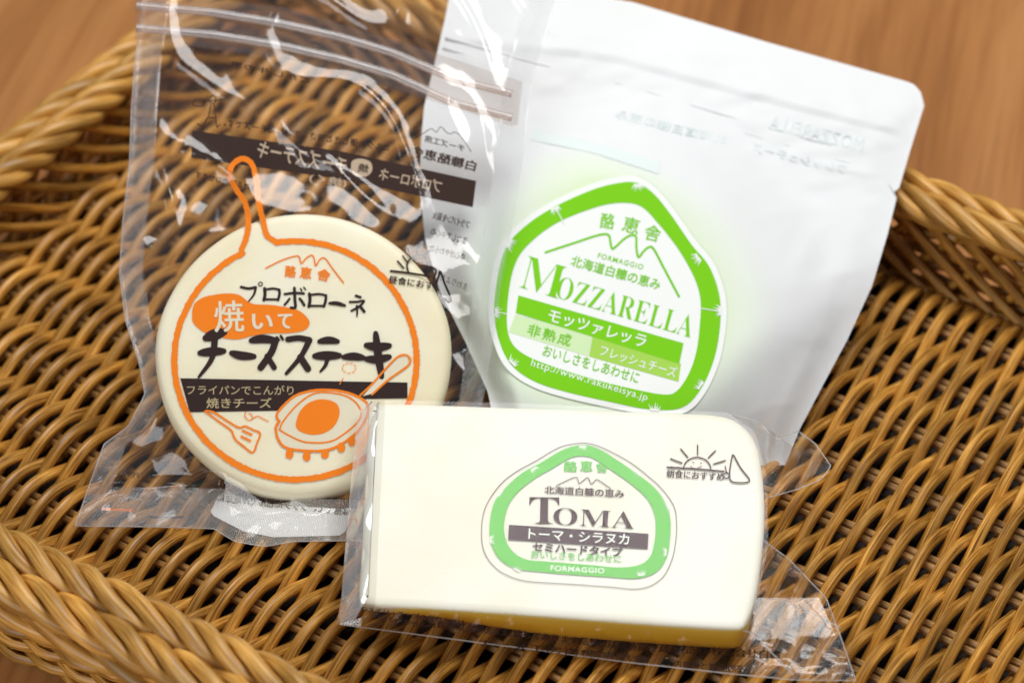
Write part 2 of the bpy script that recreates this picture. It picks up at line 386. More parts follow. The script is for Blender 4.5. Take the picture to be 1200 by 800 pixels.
# near-black panel added under the weave; its colour stands for shade in the gaps
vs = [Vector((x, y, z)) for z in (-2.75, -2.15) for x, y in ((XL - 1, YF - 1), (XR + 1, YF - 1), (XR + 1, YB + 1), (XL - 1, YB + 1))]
link('gap_shade_panel', mesh_of('gap_shade_panel', [v - BB for v in vs], [(3, 2, 1, 0), (4, 5, 6, 7), (0, 1, 5, 4), (1, 2, 6, 5), (2, 3, 7, 6), (3, 0, 4, 7)], principled('gap_shade_panel', (.018, .010, .006), .8)[0], smooth=False), bk)
# ribs: two reeds side by side under and over which the weavers pass
def rib_mesh(seed):
    pts = [Vector((XL + (XR - XL) * k / 60, .10 * nz(k * .4, seed), .06 * nz(k * .5, seed + 9))) for k in range(61)]
    vs, fs, uv = tube(pts, .33, 7); return mesh_of('stake', vs, fs, M_RIB, uvs=uv)
RM = [rib_mesh(s) for s in range(3)]
for j in range(11):
    for d in (-.42, .42):
        o = link('stake', random.choice(RM), bk); o.location = (0, (YF + (j + .5) * PW + d) * S, (3.5 + random.uniform(-.3, -.2)) * S)

# perimeter with rounded corners, walked so that the outside is on the right hand
def perimeter(off, step=1.0, rc=7.0):
    x0, x1, y0, y1 = XL - off, XR + off, YF - off, YB + off; r = rc + off; pts = []
    for cx, cy, a0, (ex, ey) in ((x1 - r, y0 + r, -pi / 2, (x1, y1 - r)), (x1 - r, y1 - r, 0, (x0 + r, y1)), (x0 + r, y1 - r, pi / 2, (x0, y0 + r)), (x0 + r, y0 + r, pi, (x1 - r, y0))):
        m = max(4, int(r * pi / 2 / step))
        for k in range(m): a = a0 + pi / 2 * k / m; pts.append(Vector((cx + r * cos(a), cy + r * sin(a), 0)))
        sx, sy = cx + r * cos(a0 + pi / 2), cy + r * sin(a0 + pi / 2); l = sqrt((ex - sx) ** 2 + (ey - sy) ** 2); m = int(l / step)
        for k in range(m): pts.append(Vector((sx + (ex - sx) * k / m, sy + (ey - sy) * k / m, 0)))
    return pts
def perim_at(base_pts):
    T = frames(base_pts, True); O = [Vector((t.y, -t.x, 0)) for t in T]; return base_pts, T, O
PP, PTN, PO = perim_at(perimeter(0, .8)); NP = len(PP)
LEN = [0]
for i in range(NP): LEN.append(LEN[-1] + (PP[(i + 1) % NP] - PP[i]).length)
TOTAL = LEN[-1]
def on_perim(s, out, z):
    s %= TOTAL; lo, hi = 0, NP
    while hi - lo > 1:
        mid = (lo + hi) // 2
        if LEN[mid] <= s: lo = mid
        else: hi = mid
    q = (s - LEN[lo]) / max(1e-6, LEN[lo + 1] - LEN[lo]); i, j = lo, (lo + 1) % NP
    p = PP[i].lerp(PP[j], q); n = PO[i].lerp(PO[j], q).normalized()
    return p + n * out + Vector((0, 0, z))
RIMZ = 8.3
def rope(cout, cz, rr, r, nst, pitch, hand, squash=1.0):
    turns = round(TOTAL / pitch); n = int(TOTAL / .55)
    for k in range(nst):
        pts = []
        for i in range(n):
            s = TOTAL * i / n; wob = .10 * nz(s * .11, k * 3.1, cz)
            a = hand * (2 * pi * turns * i / n + 2 * pi * k / nst) + .35 * nz(s * .16, cz, 5)
            pts.append(on_perim(s, cout + wob + rr * cos(a) * 1.12, cz + wob + rr * sin(a) * squash))
        vs, fs, uv = tube(pts, lambda q, k=k: r * (1 + .07 * nz(q * 60, k, 2)), 9, closed=True)
        fs = [f for f in fs]
        link('rim_strand', mesh_of('rim_strand', [v - BB for v in vs], fs, M_RIM, uvs=uv), bk)
rope(1.55, RIMZ + .15, .95, .68, 4, 14.6, -1)
rope(4.35, RIMZ - .55, 1.0, .70, 4, 15.2, -1)
rope(4.5, RIMZ - 3.2, .66, .64, 3, 19.0, -1)
# wall strands sweeping from the floor up to the rim, two layers, shared by three shapes per layer on each straight side are cheap enough to build singly
def wall_strand(s0, hand, out0, out1, r, run, pw_):
    pts = []
    for k in range(15):
        t = k / 14.0
        pts.append(on_perim(s0 + hand * run * t, out0 + (out1 - out0) * t + .35 * sin(pi * t) * 1, -.9 + (RIMZ + .3 + .9) * (t ** pw_)))
    vs, fs, uv = tube(pts, r, 7)
    link('wall_strand', mesh_of('wall_strand', [v - BB for v in vs], fs, M_REED, uvs=uv), bk)
n1 = int(TOTAL / 3.55)
for i in range(n1):
    s = TOTAL * i / n1
    wall_strand(s + random.uniform(-.3, .3), 1, .35, 1.3, .47, 15, 1.35)
for i in range(int(n1 * .72)):
    s = TOTAL * i / (n1 * .72)
    wall_strand(s + random.uniform(-.4, .4), -1, 1.7, 2.0, .45, 8, .9)
def hoop(out, z, r, amp):
    n = int(TOTAL / 1.0); pts = []
    for i in range(n):
        s = TOTAL * i / n; pts.append(on_perim(s, out + amp * sin(2 * pi * round(TOTAL / 7.1) * i / n) + .1 * nz(s * .2, z), z + .15 * nz(s * .13, z, 3)))
    vs, fs, uv = tube(pts, r, 7, closed=True)
    link('wall_hoop', mesh_of('wall_hoop', [v - BB for v in vs], fs, M_REED, uvs=uv), bk)
for z, a in ((-1.3, .5), (-.45, -.5), (4.9, .7), (5.8, -.7), (6.9, .6)):
    hoop(1.35 if z < 3 else 2.7, z, .46, a)
for z in (-2.7, -1.8, -.9, 0, .9, 1.8, 2.8):
    hoop(3.0 + .10 * z, z, .46, .45 if int(z * 10) % 2 else -.45)

# ------------------------------------------------------------------ round provolone in its clear zip bag
pc, PCB = thing('round_cheese', PB.pt(0, 0, -3), 'pale yellow round provolone disc leaning inside the clear zip bag', 'cheese')
CA, CBq = PB.loc(PB.at(356, 412)); RC = 12.85
def disc():
    prof = [(0, 0), (.5, 0), (.80, 0.0), (.93, -.03), (.965, -.12), (.99, -.38), (1.0, -.85), (1.0, -2.1), (.985, -2.6), (.95, -2.85), (.6, -2.9), (0, -2.9)]
    vs, fs = [], []; K = 96
    for r, h in prof:
        for k in range(K):
            a = 2 * pi * k / K; w_ = 1 + (.013 * nz(cos(a) * 2, sin(a) * 2) if r > .9 else 0)
            vs.append(PB.pt(CA + RC * r * w_ * cos(a), CBq + RC * r * w_ * sin(a) * 1.0, h + (.10 * nz(cos(a) * 4, sin(a) * 4, 3) if -2 < h < -.2 else 0)))
    for j in range(len(prof) - 1):
        for k in range(K): fs.append((j * K + k, (j + 1) * K + k, (j + 1) * K + (k + 1) % K, j * K + (k + 1) % K))
    return vs, fs
vs, fs = disc()
link('cheese_disc', mesh_of('cheese_disc', vs, fs, M_PROV, PCB), pc)

zb, ZB = thing('clear_zip_bag', PB.at(250, 618, -2), 'clear zip bag with orange frying pan print round the provolone disc', 'bag')
BL = [(172, -45), (165, 20), (158, 75), (154, 130), (152, 190), (144, 260), (140, 320), (147, 375), (163, 425), (170, 462), (150, 500), (122, 520), (104, 570), (88, 616)]
BR = [(655, -10), (640, 40), (622, 100), (614, 180), (603, 250), (588, 330), (578, 400), (566, 470), (552, 540), (540, 640)]
BT = [(172, -45), (300, -42), (400, -60), (470, -60), (560, -35), (655, -10)]
BBt = [(88, 616), (180, 617), (250, 619), (275, 634), (310, 640), (345, 634), (410, 633), (540, 640)]
bgrid = coons(BL, BR, BT, BBt, 150, 170)
def bag_front(x, y, u, v):
    a, b = PB.loc(PB.at(x, y)); d = sqrt((a - CA) ** 2 + (b - CBq) ** 2) - RC * .97
    e = min(1, u / .07, (1 - u) / .07, (1 - v) / .05, v / .03)
    if d <= 0: return .16
    up = smooth01((b - CBq - 4) / 16)
    pil = .5 + 1.3 * up
    h = -1.5 * smooth01(d / 5.0) + .16 + pil * smooth01(d / 9) * (.62 + .42 * nz(a * .075, b * .05, 3.1))
    w1 = crease(a * .13 + b * .05, b * .07 - a * .03, 4); h += .45 * (max(0, w1 - .62) / .38) ** 2 * smooth01(d / 3)
    ang = atan2(b - CBq, a - CA); h += .22 * sin(ang * 15 + 3 * nz(a * .1, b * .1)) * smooth01(d / 1.5) * (1 - smooth01((d - 3) / 6))
    h += .09 * nz(a * .34, b * .26, 8) * smooth01(d / 2) + .03 * nz(a * 1.1, b * 1.0, 2) * smooth01(d / 2)
    h += .04 * (max(0, crease(a * .30 + b * .1, b * .22, 5) - .6) / .4) ** 2 * smooth01(d / 2)
    if y > 560 and x < 260: h = -1.8 + .45 * (crease(a * .25, b * .3, 5) - .4)
    return -1.7 + (h + 1.7) * smooth01(e)
BGR = {}
def bf(x, y, u, v): return PB.at(x, y, rest(PB, x, y, bag_front(x, y, u, v), 2.3 + .25 * nz(x * .05, y * .05)))
def bag_back(x, y, u, v):
    a, b = PB.loc(PB.at(x, y)); e = smooth01(min(1, u / .07, (1 - u) / .07, (1 - v) / .05, v / .03)); d = sqrt((a - CA) ** 2 + (b - CBq) ** 2) - RC
    return -1.8 - e * (1.35 + .35 * nz(a * .12, b * .1, 7)) * (1 if d > 0 else 1)
def bb(x, y, u, v): return PB.at(x, y, rest(PB, x, y, bag_back(x, y, u, v), 1.7))
zbf = sheet('back_film', bgrid, bb, M_FILM_BACK, zb, ZB)
zff = sheet('front_film', bgrid, bf, M_FILM, zb, ZB)
# heat-sealed edges
def subgrid(gr, i0, i1, j0, j1): return [row[i0:i1 + 1] for row in gr[j0:j1 + 1]]
def sealat(hh):
    return lambda x, y, u, v: PB.at(x, y, rest(PB, x, y, hh + .12 * nz(x * .03, y * .03), 2.65))
fine = coons(BL, BR, BT, BBt, 100, 170)
sheet('side_seal', subgrid(fine, 0, 6, 0, 170), sealat(-1.55), M_SEAL, zb, ZB)
sheet('side_seal', subgrid(fine, 93, 100, 0, 170), sealat(-1.5), M_SEAL, zb, ZB)
sheet('bottom_seal', subgrid(fine, 6, 93, 158, 170), sealat(-1.55), M_SEAL_WIDE, zb, ZB)
# zip: two ridges
for yy0, yy1, y2_, wd_ in ((9, 46, 84, 9), (35, 72, 112, 9)):
    path = resample([(160, yy0 - 2), (250, yy0 + 6), (330, yy0 + 19), (400, yy1 - 2), (460, yy1 + 16), (530, y2_ + 8), (600, y2_ + 26)], 60)
    pts = [PB.at(p.x, p.y, -.9 + .12 * nz(i * .1, yy0)) for i, p in enumerate(path)]
    vs, fs, uv = tube(pts, .40, 8, flat=.45, ref=PB.n); link('zip_ridge', mesh_of('zip_ridge', vs, fs, M_ZIP, ZB, uvs=uv), zb)
g0 = coons([(158, 20), (158, 34)], [(606, 116), (602, 128)], [(158, 20), (330, 40), (460, 76), (606, 116)], [(158, 34), (330, 52), (460, 88), (602, 128)], 80, 4)
g0 = coons([(158, -8), (158, 46)], [(612, 96), (606, 150)], [(158, -8), (330, 8), (460, 46), (612, 96)], [(158, 46), (330, 68), (460, 104), (606, 150)], 90, 8)
sheet('zip_band', g0, lambda x, y, u, v: PB.at(x, y, -1.05 + .06 * nz(x * .05, y * .2)), film_mat('zip_band_film', .04, 1.2, .12, 60, tint=(.9, .84, .8), aniso=(3, 1, 1)), zb, ZB)

# --- print on the front film
def onf(x, y, e):
    p = PB.at(x, y); a, b = PB.loc(p); d = sqrt((a - CA) ** 2 + (b - CBq) ** 2) - RC * .97
    if d <= 0: return PB.at(x, y, .04 + e)
    return PB.at(x, y, bag_front(x, y, .5, .5) - .10 + e)
def Z4(*p): return zpts(p, 4, 190, 290)
def Z5(*p): return zpts(p, 4.706, 200, 430)
pr = Print(onf)      # dark band first
pr.poly(Z4((85, 612), (400, 618), (700, 624), (1150, 632), (1150, 706), (800, 712), (545, 764), (320, 768), (130, 771)), 0, c=(190 + 420 / 4, 290 + 690 / 4))
# brush lettering
def br(pts, wd, tp=None): pr.stroke(Z4(*pts), wd / 4, .01, taper=tp)
T1 = lambda t: 1 - .55 * t
T2 = lambda t: .55 + .65 * sin(pi * (t * .8 + .1))
br([(370, 185), (405, 192), (438, 186)], 13); br([(438, 188), (430, 220), (402, 256)], 14, T1)
pr.stroke(Z4(*[(461 + 9 * cos(a * pi / 6), 171 + 9 * sin(a * pi / 6)) for a in range(13)]), 1.2, .012)
br([(480, 192), (482, 220), (477, 246)], 15); br([(484, 197), (520, 192), (549, 198)], 11); br([(549, 198), (550, 220), (543, 246)], 13); br([(480, 243), (543, 243)], 11)
br([(575, 218), (620, 213), (664, 215)], 12); br([(620, 190), (622, 240), (624, 280), (604, 282)], 14); br([(597, 240), (585, 256), (574, 268)], 11); br([(645, 240), (655, 252), (666, 270)], 13)
br([(648, 192), (655, 203)], 7); br([(664, 186), (672, 197)], 7)
br([(690, 217), (693, 245), (688, 276)], 15); br([(692, 222), (735, 218), (768, 224)], 11); br([(768, 224), (766, 250), (758, 276)], 13); br([(690, 273), (758, 273)], 11)
br([(785, 261), (820, 262), (856, 272)], 17, T2)
br([(908, 226), (930, 233)], 12); br([(880, 255), (915, 254), (946, 250), (925, 275), (888, 296)], 11); br([(913, 275), (914, 300), (913, 324)], 13, T1); br([(932, 280), (947, 300)], 14)
br([(205, 424), (245, 408), (290, 396)], 44, T2); br([(178, 494), (230, 488), (288, 485)], 36, T2); br([(246, 415), (243, 470), (228, 530), (172, 606)], 32, lambda t: 1 - .6 * t ** 2)
br([(326, 494), (370, 506), (430, 510)], 34, T2)
br([(418, 436), (470, 428), (535, 436)], 34, T2); br([(530, 440), (512, 490), (462, 562)], 32); br([(492, 508), (525, 562)], 26); br([(537, 420), (547, 434)], 12); br([(556, 414), (566, 430)], 12)
br([(590, 430), (640, 424), (688, 432)], 28); br([(690, 434), (650, 510), (582, 590)], 30, lambda t: 1 - .45 * t); br([(648, 514), (683, 568)], 32)
br([(738, 440), (780, 434), (822, 440)], 30, T2); br([(716, 508), (770, 506), (830, 506)], 36, T2); br([(776, 512), (766, 550), (742, 580)], 24, T1)
br([(852, 513), (900, 510), (944, 517)], 32, T2)
br([(958, 458), (1010, 466), (1064, 460)], 36, T2); br([(958, 522), (1010, 524), (1064, 512)], 34, T2); br([(1001, 402), (1012, 500), (1029, 605)], 32, T2)
# dark icon and words at the right of the disc
pr.text('昼食におす', (455, 331.5), (507, 339), 9, .01, .012)
pr.stroke([(458, 317.5), (480, 320), (503, 324)], 2.6, .01)
pr.stroke([(479, 320), (477, 310), (483, 301), (493, 299), (500, 305), (502, 315)], 2, .01)
for q in (((478, 308), (472, 300)), ((481, 302), (478, 292)), ((488, 297), (491, 288)), ((496, 299), (503, 294)), ((473, 314), (466, 306))): pr.stroke(list(q), 2, .01)
pr.stroke([(510, 336), (514, 324), (516, 318), (521, 332), (528, 349), (526, 354), (521, 350)], 2.6, .02)
pr.stroke([(503, 312), (511, 317), (508, 326)], 2.2, .02)
pr.build('brush_lettering', K_BROWN, zff, ZB, 'dark brown brushed katakana on the front film')
# orange print
po = Print(onf)
def ell(a0, a1, rx=142, ry=139.5, c=(346.3, 422), n=110):
    return [(c[0] + rx * cos(radians(a0 + (a1 - a0) * k / n)), c[1] + ry * sin(radians(a0 + (a1 - a0) * k / n))) for k in range(n + 1)]
po.stroke(ell(-99, 244), 7.2, .02, rough=.16, n=3)
po.stroke([(323, 283), (313, 276), (309, 262), (303, 236), (300, 210), (295, 192), (284, 186), (273, 193), (269, 206), (277, 222), (288, 240), (291, 262), (288, 280), (283, 292)], 6.5, .02, rough=.14, n=14)
po.stroke(Z4((485, 97), (560, 60), (625, 40), (643, 46), (652, 74), (675, 50), (700, 36), (712, 50), (720, 85), (740, 55), (765, 52), (800, 100), (850, 165)), 1.6, .02)
for ch, p0, p1 in (('酪', (334, 324), (346, 325)), ('恵', (351, 325), (364, 327)), ('舎', (371, 327), (385, 330))): po.text(ch, p0, p1, 13, .02, .006, heavy=.45)
po.poly(Z4((140, 320), (150, 265), (190, 235), (240, 222), (300, 215), (360, 222), (420, 262), (500, 268), (560, 276), (640, 295), (690, 345), (670, 385), (600, 400), (500, 402), (430, 412), (350, 430), (280, 422), (200, 398), (150, 358)), .005, smooth=True)
# spatula, pan, egg, flames
po.stroke(Z5((190, 243), (260, 295), (330, 345), (345, 375), (360, 402), (400, 435), (452, 470), (475, 420), (493, 366), (455, 345), (410, 326), (375, 332), (310, 295), (240, 250), (200, 240)), 2.2, .03, rough=.15)
po.stroke(Z5((398, 350), (445, 371)), 2.6, .03); po.stroke(Z5((390, 382), (438, 405)), 2.6, .03)
po.stroke(Z5((415, 246), (408, 265), (425, 290), (450, 285), (445, 262), (432, 255)), 1.1, .03); po.stroke(Z5((450, 285), (480, 270), (510, 285), (540, 298)), 1.1, .03)
po.stroke(Z5((600, 300), (585, 260), (640, 195), (700, 152), (800, 127), (920, 130), (1020, 158), (1085, 205), (1080, 275), (1020, 365), (900, 445), (780, 462), (640, 445), (592, 395), (580, 330), (600, 300)), 3.0, .03, rough=.12, smooth=True)
po.stroke(Z5((600, 345), (620, 300), (690, 215), (780, 150), (870, 140), (980, 165), (1042, 225), (1040, 290), (960, 365), (870, 412), (740, 412), (650, 375), (600, 345)), 2.1, .03, rough=.12)
po.poly(Z5((692, 300), (712, 245), (755, 200), (815, 178), (875, 182), (918, 205), (932, 250), (915, 305), (880, 345), (830, 368), (770, 372), (715, 355), (692, 330)), .03, smooth=True)
po.stroke([(422, 463), (436, 450), (450, 434), (466, 418), (476, 416), (481, 422), (476, 430), (456, 444), (436, 462)], 2.4, .035)
for q in ((655, 478), (750, 490), (850, 477), (940, 443), (1000, 407)):
    po.poly(Z5(*[(q[0] + (20 + 5 * random.random()) * cos(a), q[1] + (25 + 6 * random.random()) * sin(a)) for a in [k * pi / 5 for k in range(10)]]), .03)
for k in range(9):
    a = k * 2 * pi / 9; po.stroke([(409 + 8 * cos(a), 431 + 6 * sin(a)), (409 + 8 * cos(a + .4), 431 + 6 * sin(a + .4))], .9, .02)
po.stroke([(402, 443), (398, 450)], 1, .03)
# the pale field inside the pan is bare cheese colour printed over the dark band
pf = Print(onf)
pf.poly(Z5((600, 300), (590, 260), (640, 195), (700, 152), (800, 127), (920, 130), (1020, 158), (1085, 205), (1080, 275), (1020, 365), (900, 445), (780, 462), (640, 445), (592, 395)), .018, smooth=True)
pf.poly([(425, 464), (440, 447), (466, 420), (478, 418), (478, 427), (456, 443), (440, 460)], .018)
for ch, p0, p1, h in (('焼', (252, 389), (286, 388), 36), ('い', (295, 385), (319, 386), 17), ('て', (325, 384), (341, 385), 17)): pf.text(ch, p0, p1, h, .045, .008, heavy=.5)
pf.build('cream_print', K_CREAM, zff, ZB); po.build('orange_print', K_ORANGE, zff, ZB, 'orange frying pan outline, egg, spatula and flames')
pt = Print(onf)
pt.text('フライパンでこんがり', (219, 462), (344, 462.5), 11, .02, .006); pt.text('焼きチーズ', (242, 478), (318, 478), 12, .02, .012)
pt.build('band_lettering', K_TAN, zff, ZB)
# --- print on the back film, read from behind: mirrored
onb = lambda x, y, e: PB.at(x, y, rest(PB, x, y, -2.85 + e, 1.8 + e))
p1_ = Print(onb); p1_.quad((225, 153), (398, 177), (398, 210), (224, 185), 0, 20, 1); p1_.quad((398.2, 177), (558, 212), (554, 243), (398.2, 210), 0, 20, 1); p1_.build('back_band', K_BACKINK, zbf, ZB, 'dark band printed on the back film')
p2_ = Print(onb)
p2_.text('プロボローネ', (516, 226), (443, 210), 14, .03, .01); p2_.text('チーズステーキ', (404, 205), (300, 184), 21, .03, .012)
p2_.poly([(412, 190), (422, 186), (434, 190), (436, 200), (428, 207), (414, 204)], .025, smooth=True)
p2_.text('(焼く)', (405, 221), (362, 214), 11, .03)
p2_.build('back_band_lettering', K_MIRROR, zbf, ZB)
p3_ = Print(onb)
p3_.text('焼', (431, 203), (419, 201), 10, .05, .01)
p3_.text('白糠酪恵舎', (556, 201), (480, 182), 12, .03, .008, heavy=.4); p3_.text('チーズ工房', (543, 178), (497, 166), 8, .03)
p3_.stroke([(486, 163), (497, 156), (505, 151), (511, 155), (513, 153), (517, 149), (523, 155), (528, 157), (533, 155), (541, 161), (552, 178)], .9, .03)
p3_.text('ミルクの優しさと強さを生かしたチーズです。', (456, 178), (262, 148), 9, .03)
p3_.text('ごかし 牛の里', (362, 98), (270, 78), 7, .03)
for i, t in enumerate(('フライパンを弱火', '油なしで中心の', '中心がやわらか')): p3_.text(t, (549 - 3 * i, 268 + 19 * i), (506 - 2 * i, 256 + 19 * i), 9, .03)
p3_.text('まわりよあ)', (545, 342), (512, 329), 10, .03)
p3_.text('焼ける時間のせます', (300, 225), (228, 208), 8, .03)
p3_.text('は捨てて、ラップに包んで冷蔵庫に', (409, 604), (254, 587), 11, .05, .02); p3_.text('切ったところが乾きますので', (409, 593), (262, 571), 9, .05)
p3_.text('PE:PA', (162, 560), (141, 557), 6, .03)
# walking baker with a loaf
for q in ([(244, 117), (250, 112), (253, 117), (249, 122), (244, 117)], [(240, 119), (259, 117)], [(247, 123), (244, 138)], [(251, 123), (253, 138)], [(244, 138), (253, 138)], [(243, 138), (237, 147), (231, 145)], [(253, 138), (254, 149), (257, 146)], [(228, 117), (226, 123), (234, 125), (239, 123), (240, 117), (228, 117)]): p3_.stroke(q, 1.3, .03)
p3_.stroke([(175, 605.5), (196, 606.5), (215, 605.5)], 3, .03, smooth=False)
p3_.build('back_lettering', K_BACKINK, zbf, ZB)
p4_ = Print(lambda x, y, e: PB.at(x, y, rest(PB, x, y, -2.1, 2.1))); p4_.stroke([(121, 596), (155, 597.5)], 2.8, .0, smooth=False); p4_.build('orange_mark', K_ORANGE, zbf, ZB)
p5_ = Print(onb); p5_.poly([(262, 577), (256, 580), (247, 599), (250, 604), (285, 622), (320, 629), (398, 627), (405, 622), (412, 600), (408, 596), (330, 592)], .0); p5_.build('back_sticker', K_STICKER, zbf, ZB, 'white sticker on the back of the bag')

# ------------------------------------------------------------------ white pouch of mozzarella
def pouch_mat():
    m, nt = newmat('pouch_plastic'); out = N(nt, 'ShaderNodeOutputMaterial')
    b = N(nt, 'ShaderNodeBsdfPrincipled'); b.inputs['Roughness'].default_value = .42; b.inputs['Specular IOR Level'].default_value = .2
    tc = N(nt, 'ShaderNodeTexCoord'); at = N(nt, 'ShaderNodeAttribute', attribute_name='halo')
    n1 = N(nt, 'ShaderNodeTexNoise'); n1.inputs['Scale'].default_value = 22; n1.inputs['Detail'].default_value = 3; L(nt, tc.outputs['Object'], n1.inputs['Vector'])
    ad = N(nt, 'ShaderNodeMath', operation='MULTIPLY_ADD'); L(nt, n1.outputs[0], ad.inputs[0]); ad.inputs[1].default_value = .35; L(nt, at.outputs['Fac'], ad.inputs[2])
    r = ramp(nt, [(.22, (.87, .885, .90)), (.55, (.80, .90, .72)), (.95, (.66, .88, .38)), (1.0, (.64, .87, .34))]); L(nt, ad.outputs[0], r.inputs[0])
    L(nt, r.outputs[0], b.inputs['Base Color'])
    tl = N(nt, 'ShaderNodeBsdfTranslucent'); L(nt, r.outputs[0], tl.inputs[0])
    m1 = N(nt, 'ShaderNodeMixShader'); m1.inputs[0].default_value = .10; L(nt, b.outputs[0], m1.inputs[1]); L(nt, tl.outputs[0], m1.inputs[2])
    rf = N(nt, 'ShaderNodeBsdfRefraction'); rf.inputs['IOR'].default_value = 1.02; rf.inputs['Roughness'].default_value = .55; rf.inputs[0].default_value = (.95, .95, .95, 1)
    a2 = N(nt, 'ShaderNodeAttribute', attribute_name='clear')
    m2 = N(nt, 'ShaderNodeMixShader'); L(nt, a2.outputs['Fac'], m2.inputs[0]); L(nt, m1.outputs[0], m2.inputs[1]); L(nt, rf.outputs[0], m2.inputs[2])
    n2 = N(nt, 'ShaderNodeTexNoise'); n2.inputs['Scale'].default_value = 28; n2.inputs['Detail'].default_value = 5; n2.inputs['Distortion'].default_value = 1; L(nt, tc.outputs['Object'], n2.inputs['Vector'])
    bp = N(nt, 'ShaderNodeBump'); bp.inputs['Strength'].default_value = .16; bp.inputs['Distance'].default_value = .002; L(nt, n2.outputs[0], bp.inputs['Height']); L(nt, bp.outputs[0], b.inputs['Normal'])
    L(nt, m2.outputs[0], out.inputs[0]); return m
M_POUCH = pouch_mat()
mp_, MB_ = thing('white_pouch', PM.at(750, 512, -3), 'frosted white pouch with green rounded label leaning behind the other packs', 'pouch')
ML = [(530, -22), (522, 20), (508, 80), (497, 125), (493, 170), (492, 220), (498, 280), (515, 340), (545, 400), (572, 460), (585, 530)]
MR = [(1083, 124), (1078, 140), (1068, 172), (1053.5, 221), (1046, 225.5), (1051, 231), (1040, 275), (1022, 335), (993, 398), (965, 450), (937, 503), (920, 545)]
MTp = [(530, -22), (700, -4), (742, 3), (900, 50), (1060, 95), (1071, 99), (1079, 108), (1083, 124)]
MBt = [(585, 530), (700, 540), (800, 545), (920, 545)]
mgrid = coons(ML, MR, MTp, MBt, 110, 110)
LC = (714, 350)
def pouch_h(x, y, u, v):
    a, b = PM.loc(PM.at(x, y)); a0, b0 = PM.loc(PM.at(*LC)); dx, dy = a - a0 - .5, b - b0; d = sqrt(dx * dx + dy * dy)
    e = smooth01(min(1, u / .10, (1 - u) / .09, v / .12))
    h = -2.0 * smooth01((d - 11.5) / 10) + .10 * nz(a * .25, b * .2, 4) * smooth01((d - 11) / 2)
    h += (.22 * nz(a * .10 + 3, b * .12, 1) + .08 * max(0, crease(a * .10 + b * .05, b * .16, 2) - .75) * 4 + .05 * nz(a * .5, b * .45, 9)) * smooth01((d - 13) / 5)
    if v < .33: h += .22 * smooth01(1 - abs(v - .115) / .012) + .1 * nz(a * .3, b * .9, 6)
    return -2.2 + (h + 2.2) * e
def mf(x, y, u, v): return PM.at(x, y, pouch_h(x, y, u, v))
pouch_front = sheet('pouch_front', mgrid, mf, M_POUCH, mp_, MB_)
pouch_back = sheet('pouch_back', coons(ML, MR, MTp, MBt, 60, 60), lambda x, y, u, v: PM.at(x, y, 0 * rest(PM, x, y, 0, 0) - 2.3 - 1.2 * smooth01(min(1, u / .1, (1 - u) / .1, v / .1)) * smooth01(v * 2)), M_POUCH, mp_, MB_)
for ob, nu_, nv_, front in ((pouch_front, 110, 110, 1), (pouch_back, 60, 60, 0)):
    me = ob.data; A = me.attributes.new('halo', 'FLOAT', 'POINT'); C_ = me.attributes.new('clear', 'FLOAT', 'POINT'); gr = coons(ML, MR, MTp, MBt, nu_, nv_)
    i = 0
    for row in gr:
        for p in row:
            dx, dy = p.x - 712, p.y - 352; r_ = sqrt((dx / 1.0) ** 2 + (dy / .98) ** 2); an = atan2(dy, dx)
            edge = 138 + 10 * cos(3 * (an - .4))
            A.data[i].value = max(0, 1 - max(0, r_ - edge + 8) / (62 + 14 * sin(an * 2 + 1))) * (.44 if front else 0)
            # the contents end here; the empty film below right is see-through
            k_ = smooth01(((p.x - 845) * .62 + (p.y - 400) * .9) / 70)
            C_.data[i].value = (.02 + .34 * k_) if front else (.02 + .5 * k_)
            i += 1
# pressed seal lines and the faint print that shows through from the back
def on_pouch(x, y): 
    return PM.at(x, y, pouch_h(x, y, .5, .5))
def ridge(pts, off, r):
    q = resample(pts, 90); vs, fs, uv = tube([PM.at(p.x, p.y, off + .02 * nz(p.x * .1, p.y * .1)) for p in q], r, 6, flat=.35, ref=PM.n)
    me = mesh_of('seal_ridge', vs, fs, M_POUCH, MB_, uvs=uv); me.attributes.new('halo', 'FLOAT', 'POINT'); me.attributes.new('clear', 'FLOAT', 'POINT'); link('seal_ridge', me, mp_)
ridge([(522, 44), (620, 72), (740, 102), (900, 150), (1010, 180)], -2.0, .12)
ridge([(519, 56), (620, 86), (740, 116), (900, 164), (1006, 194)], -2.04, .09)
# label
onm = lambda x, y, e: PM.at(x, y, .12 + e)
G_OUT = [(745, 214), (765, 226), (785, 250), (810, 286), (831, 312), (843, 346), (844, 380), (837, 420), (821, 456), (800, 477), (765, 480), (717, 471), (660, 458), (625, 446), (600, 428), (586, 402), (579, 366), (583, 325), (592, 292), (612, 268), (645, 245), (690, 224), (722, 215)]
G_IN = [(744, 239), (757, 246), (768, 258), (780, 272), (797, 295), (814, 326), (821, 352), (820, 382), (816, 412), (807, 438), (793, 458), (777, 462), (735, 454), (695, 444), (650, 430), (618, 417), (600, 402), (594, 378), (597, 336), (606, 304), (625, 281), (655, 260), (695, 244), (722, 238)]
def expand(pts, k, c): 
    out = []
    for x, y in pts: dx, dy = x - c[0], y - c[1]; l = sqrt(dx * dx + dy * dy); out.append((c[0] + dx * (1 + k / l), c[1] + dy * (1 + k / l)))
    return out
lw = Print(onm); lw.poly(expand(G_OUT, 7, LC), 0, smooth=True, c=LC); lbl = lw.build('label', K_WHITE, mp_, MB_, 'white rounded triangular label')
